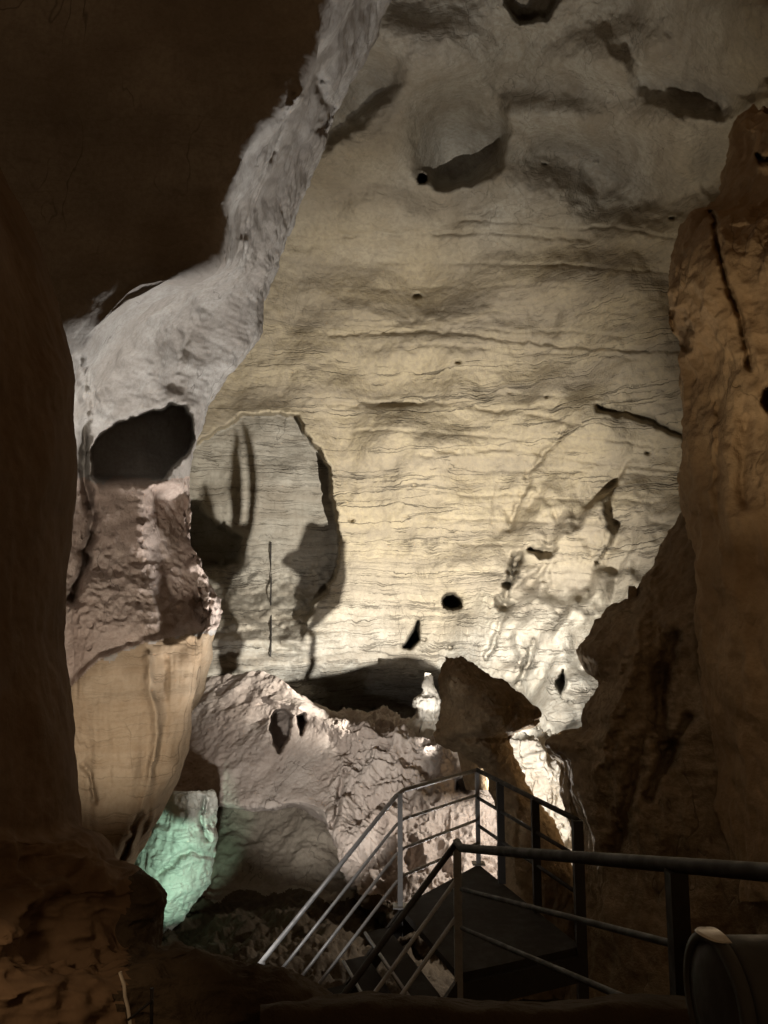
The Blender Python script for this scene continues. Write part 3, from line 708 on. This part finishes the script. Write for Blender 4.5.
# landing
prism('deck', [A0, B0, C0, D0], .06, M['deck'], stair)
for a, b in ((A0, B0), (C0, D0), (B0, C0)):
    ab = (b-a).normalized(); nr = Vector((-ab.y, ab.x, 0))*.03
    prism('edge_beam', [a-nr-Z*.062, b-nr-Z*.062, b+nr-Z*.062, a+nr-Z*.062], .2, M['dsteel'], stair)
S_end = V(255, 970, 7.1); step = S_end-A_top                      # along the far handrail
sdir = step.normalized()
# far-side rails: four bars that bend at the post and run down the flight
far_end = A_top+step*1.55
for k, dz in enumerate((0, .27, .54, .79)):
    nm = 'handrail' if k == 0 else 'mid_rail'
    q = [B_top-Z*dz*1.0, A_top-Z*dz, A_top-Z*dz+step*1.0+sdir*(.0 if k < 3 else -.1)]
    a = B_top-Z*dz; b = A_top-Z*dz
    tube(nm, [a, b+(a-b).normalized()*.07, b+sdir*.07, b+step*(1.02+.03*k)], .021 if k == 0 else .015, M['steel'], stair)
tube('post', [A0-Z*.02, A_top-Z*.02], .024, M['steel'], stair, square=True)
tube('post', [B0, B_top], .024, M['steel'], stair, square=True)
e = A_top+step*.955
tube('post', [e-Z*1.0, e], .024, M['steel'], stair, square=True)
# rail from the back corner to the right corner
for k, dz in enumerate((0, .3, .6)):
    tube('handrail' if k == 0 else 'mid_rail', [B_top-Z*dz, C_top-Z*dz], .024 if k == 0 else .018, M['dsteel'], stair)
for px_, w in ((500, .036), (535, .036)):
    t = (px_-477)/(577-477)
    # perspective-correct place along B-C
    Yp = 1/((1-t)/B_top.y+t/C_top.y); s = (Yp-B_top.y)/(C_top.y-B_top.y)
    p = B_top.lerp(C_top, s); tube('post', [Vector((p.x, p.y, fz)), p], w, M['dsteel'], stair, square=True)
tube('post', [C0-Z*.6, C_top], .042, M['dsteel'], stair, square=True)
# near side of the flight
for k, dz in enumerate((0, .27, .54)):
    tube('handrail' if k == 0 else 'mid_rail', [D_top-Z*dz-sdir*0, D_top-Z*dz+step*1.3], .024 if k == 0 else .016, M['dsteel'] if k == 0 else M['steel'], stair)
tube('post', [D0-Z*.9, D_top+Z*.01], .03, M['steel'], stair, square=True)
for q in (A0, B0):
    d = .07
    prism('base_plate', [q+Vector((-d, -d, .014)), q+Vector((d, -d, .014)), q+Vector((d, d, .014)), q+Vector((-d, d, .014))], .012, M['steel'], stair)
# stringers and treads
NT_ = 9
hs = Vector((step.x, step.y, 0)).normalized()
across = (D0-A0); across.z = 0; an = across.normalized()
for nm, o0 in (('stringer', A0), ('stringer', D0)):
    a = o0-Z*.02; b = o0+step*1.5-Z*.02
    q = an*.02
    prism(nm, [a-q, b-q, b+q, a+q], .22, M['dsteel'], stair)
for i in range(NT_):
    f = (i+.7)/6.6
    o0 = A0+step*f; d = hs*.24
    o_ = prism('tread', [o0+an*.04, o0+d+an*.04, o0+across+d-an*.04, o0+across-an*.04], .035, M['deck'], stair)
    n0 = o0+d+an*.05
    tube('nosing', [n0, n0+across-an*.1], .014, M['steel'], o_ and stair, seg=8)

# near railing coming down to the landing from the viewer's path
near = empty('railing', V(640, 1010, 3.3)-Vector((0, 0, .6)))
tag(near, 'thick dark handrail crossing the lower right foreground', 'railing')
N_a = V(461, 848, 6.25); N_b = V(775, 873, 2.65); N_c = N_b+(N_b-N_a)*.25
tube('handrail', [D_top+Z*.0, N_a, N_b, N_c], .030, M['nrail'], near, seg=16)
for dz in (.30, .58):
    tube('mid_rail', [N_a-Z*dz, N_b-Z*dz, N_c-Z*dz], .016, M['nrail'], near)
for px_ in (676, ):
    t = (px_-461)/(775-461); Yp = 1/((1-t)/N_a.y+t/N_b.y); s = (Yp-N_a.y)/(N_b.y-N_a.y); p = N_a.lerp(N_b, s)
    tube('post', [p-Z*1.15, p-Z*.02], .035, M['nrail'], near, square=True)

# ------------------------------------------------------------------ lamp housing in the lower right corner
def lathe(name, prof, org, axis, mat, parent, seg=48):
    axis = axis.normalized(); sx = axis.cross(Z).normalized(); sy = sx.cross(axis)
    vs = []; fs = []
    for r, h in prof:
        for j in range(seg):
            a = 2*math.pi*j/seg; vs.append(org+axis*h+(sx*math.cos(a)+sy*math.sin(a))*r)
    for i in range(len(prof)-1):
        for j in range(seg):
            a = i*seg+j; b = i*seg+(j+1) % seg; fs.append((a, b, b+seg, a+seg))
    fs.append(tuple(reversed(range(seg)))); fs.append(tuple(range((len(prof)-1)*seg, len(prof)*seg)))
    me = bpy.data.meshes.new(name); me.from_pydata(vs, [], fs); me.materials.append(mat)
    for pl in me.polygons: pl.use_smooth = len(pl.vertices) == 4
    o = bpy.data.objects.new(name, me); COL.objects.link(o)
    o.parent = parent; o.matrix_parent_inverse = Matrix.Translation(parent.location).inverted()
    return o
LO = V(768, 1004, 1.42); LA = Vector((-.95, -.06, .02))
lamp = empty('floodlight', LO-Z*.2)
tag(lamp, 'dark grey floodlight housing with a lit rim in the lower right corner', 'floodlight')
lathe('lamp_body', [(.05, -.2), (.085, -.19), (.1, -.16), (.104, -.08), (.104, .06), (.100, .075)], LO, LA, M['lampbody'], lamp)
lathe('bezel', [(.100, .0755), (.110, .078), (.112, .09), (.110, .098), (.096, .099), (.096, .092)], LO, LA, M['lampbody'], lamp)
vs = []; fs = []; nS = 24; VA0, VA1 = 72, 34
ax = LA.normalized(); sx = ax.cross(Z).normalized(); sy = sx.cross(ax)
for i in range(nS+1):
    a = math.radians(VA0+VA1*i/nS); k = math.sin(math.pi*i/nS)**.5
    d = sx*math.cos(a)+sy*math.sin(a)
    for r, h in ((.1135, .074), (.1165, .078), (.1165, .086+.030*k), (.1135, .090+.030*k)): vs.append(LO+d*r+ax*h)
for i in range(nS):
    for j in range(4):
        a = i*4+j; b = i*4+(j+1) % 4; fs.append((a, b, b+4, a+4))
fs += [(3, 2, 1, 0), tuple(nS*4+j for j in range(4))]
me = bpy.data.meshes.new('rim_glint'); me.from_pydata(vs, [], fs); me.materials.append(M['lens'])  # lit part of the rim painted as a pale crescent
vo = bpy.data.objects.new('rim_glint', me); COL.objects.link(vo); vo.parent = lamp; vo.matrix_parent_inverse = Matrix.Translation(lamp.location).inverted()
lathe('lens', [(.094, .088), (.094, .094), (.06, .099), (.01, .101)], LO, LA, M['cable'], lamp)
tube('bracket', [LO-Z*.26, LO-Z*.10], .018, M['lampbody'], lamp, square=True)

# low wall along the path's edge
rrw = []
for x, dy in ((260, 6), (330, 0), (420, -2), (520, 2), (620, -3), (720, 0), (820, 0), (900, 0)):
    rrw.append([(x, 1002+dy, 3.2), (x, 998+dy, 2.95), (x, 1006+dy, 2.75), (x, 1040+dy, 2.7), (x, 1120+dy, 2.65)])
P = loft(rrw, 160, 60); n = facing(P); P = P+n*(.03*fbm(P, 2, 4, .55, 950))[..., None]
lw = grid_mesh('low_wall', P, M['soil_shade']); tag(lw, 'low dark rock kerb along the bottom of the view', 'low wall', kind='thing')

# cable hanging on the wall, rope and stake at lower left
pts = [V(271+random.uniform(-.5, .5), y, wallY(271, y)-.10) for y in (542, 560, 580, 600, 620, 640, 656)]
cb = tube('hanging_cable', pts, .022, M['cable'], None, 8); tag(cb, 'thin dark cable hanging down inside the pale alcove', 'cable')
pts = [V(x, y, 2.75) for x, y in ((120, 972), (124, 985), (125, 996), (128, 1008), (130, 1024), (136, 1040))]
rp = tube('rope', pts, .006, M['rope'], None, 8); tag(rp, 'thin pale rope trailing over the dark rock at lower left', 'rope')
sk = empty('stake', V(151, 1030, 2.7)); tag(sk, 'short thin metal stake with a crossbar in the lower left corner', 'stake')
tube('shaft', [V(151, 1040, 2.7), V(152, 988, 2.7)], .006, M['dsteel'], sk, 8)
tube('crossbar', [V(128, 1020, 2.69), V(153, 1000, 2.69)], .004, M['dsteel'], sk, 8)

# ------------------------------------------------------------------ light
def spot(name, loc, target, W, col, ang, blend=.5, r=.06):
    l = bpy.data.lights.new(name, 'SPOT'); l.energy = W; l.color = col; l.spot_size = math.radians(ang); l.spot_blend = blend; l.shadow_soft_size = r
    o = bpy.data.objects.new(name, l); COL.objects.link(o); o.location = loc
    o.rotation_euler = (Vector(target)-Vector(loc)).to_track_quat('-Z', 'Y').to_euler(); return o
def point(name, loc, W, col, r=.06):
    l = bpy.data.lights.new(name, 'POINT'); l.energy = W; l.color = col; l.shadow_soft_size = r
    o = bpy.data.objects.new(name, l); COL.objects.link(o); o.location = loc; return o
spot('wall_flood', LW, V(395, 570, 19.8), 8600, (1, .955, .865), 104, 1., .004)
spot('vault_fill', LW, V(500, 140, 17), 1350, (1, .91, .76), 66, 1., .004)  # added fill that brightens the upper wall
point('recess_lamp', V(522, 785, 11.2), 185, (1, .95, .88), .06)
spot('stalagmite_fill', V(434, 802, 11.5), V(425, 702, 14.9), 600, (1, .95, .88), 12, .8, .05)  # added light to brighten the stalagmite alone
spot('pillar_flood', V(412, 905, 8.5), V(215, 230, 9.0), 1700, (1, .965, .93), 70, .5, .5)
spot('lobe_flood', V(112, 965, 5.4), V(128, 600, 8.6), 360, (1, .88, .74), 72, .7, .1)
spot('slope_flood', V(190, 1005, 5.9), V(322, 735, 15.0), 1750, (1, .95, .89), 33, .5, .1)
spot('green_lamp', V(190, 990, 8.8), V(178, 864, 12.5), 520, (.62, 1, .78), 28, .4)
spot('hollow_fill', V(330, 960, 10.6), V(285, 850, 15.), 45, (1, .85, .66), 70, .8, .2)  # added weak fill to lift the dim hollow
spot('amber_lamp', V(690, 1015, 4.2), V(745, 210, 7), 430, (1, .80, .55), 46, 1., .1)
spot('ground_lamp', V(-90, 880, 2.0), V(40, 1000, 2.7), 9, (1, .7, .42), 46, .8, .05)
point('path_fill', (2.3, 5.0, .4), 13, (1, .74, .47), .3)  # added faint warm fill for the dark rock at right
spot('stair_lamp', V(100, 1010, 5.5), V(320, 890, 7.4), 110, (1, .95, .9), 36, .6, .1)
w = bpy.data.worlds.new('World'); SC.world = w; w.use_nodes = True
w.node_tree.nodes['Background'].inputs[0].default_value = (.060, .0345, .0165, 1); w.node_tree.nodes['Background'].inputs[1].default_value = 1.0

# ------------------------------------------------------------------ camera and render
cam = bpy.data.cameras.new('Camera'); co = bpy.data.objects.new('Camera', cam); COL.objects.link(co)
cam.sensor_fit = 'VERTICAL'; cam.sensor_height = 24; cam.lens = 24*F/1024; cam.clip_end = 300; cam.clip_start = .05
co.rotation_euler = (math.pi/2+PITCH, 0, 0)
SC.camera = co
SC.view_settings.view_transform = 'Standard'; SC.view_settings.look = 'None'; SC.view_settings.exposure = .2; SC.view_settings.gamma = 1
SC.render.engine = 'CYCLES'
SC.cycles.use_denoising = True; SC.cycles.max_bounces = 4; SC.cycles.diffuse_bounces = 3; SC.cycles.use_adaptive_sampling = True; SC.cycles.adaptive_threshold = .04; SC.cycles.caustics_reflective = False
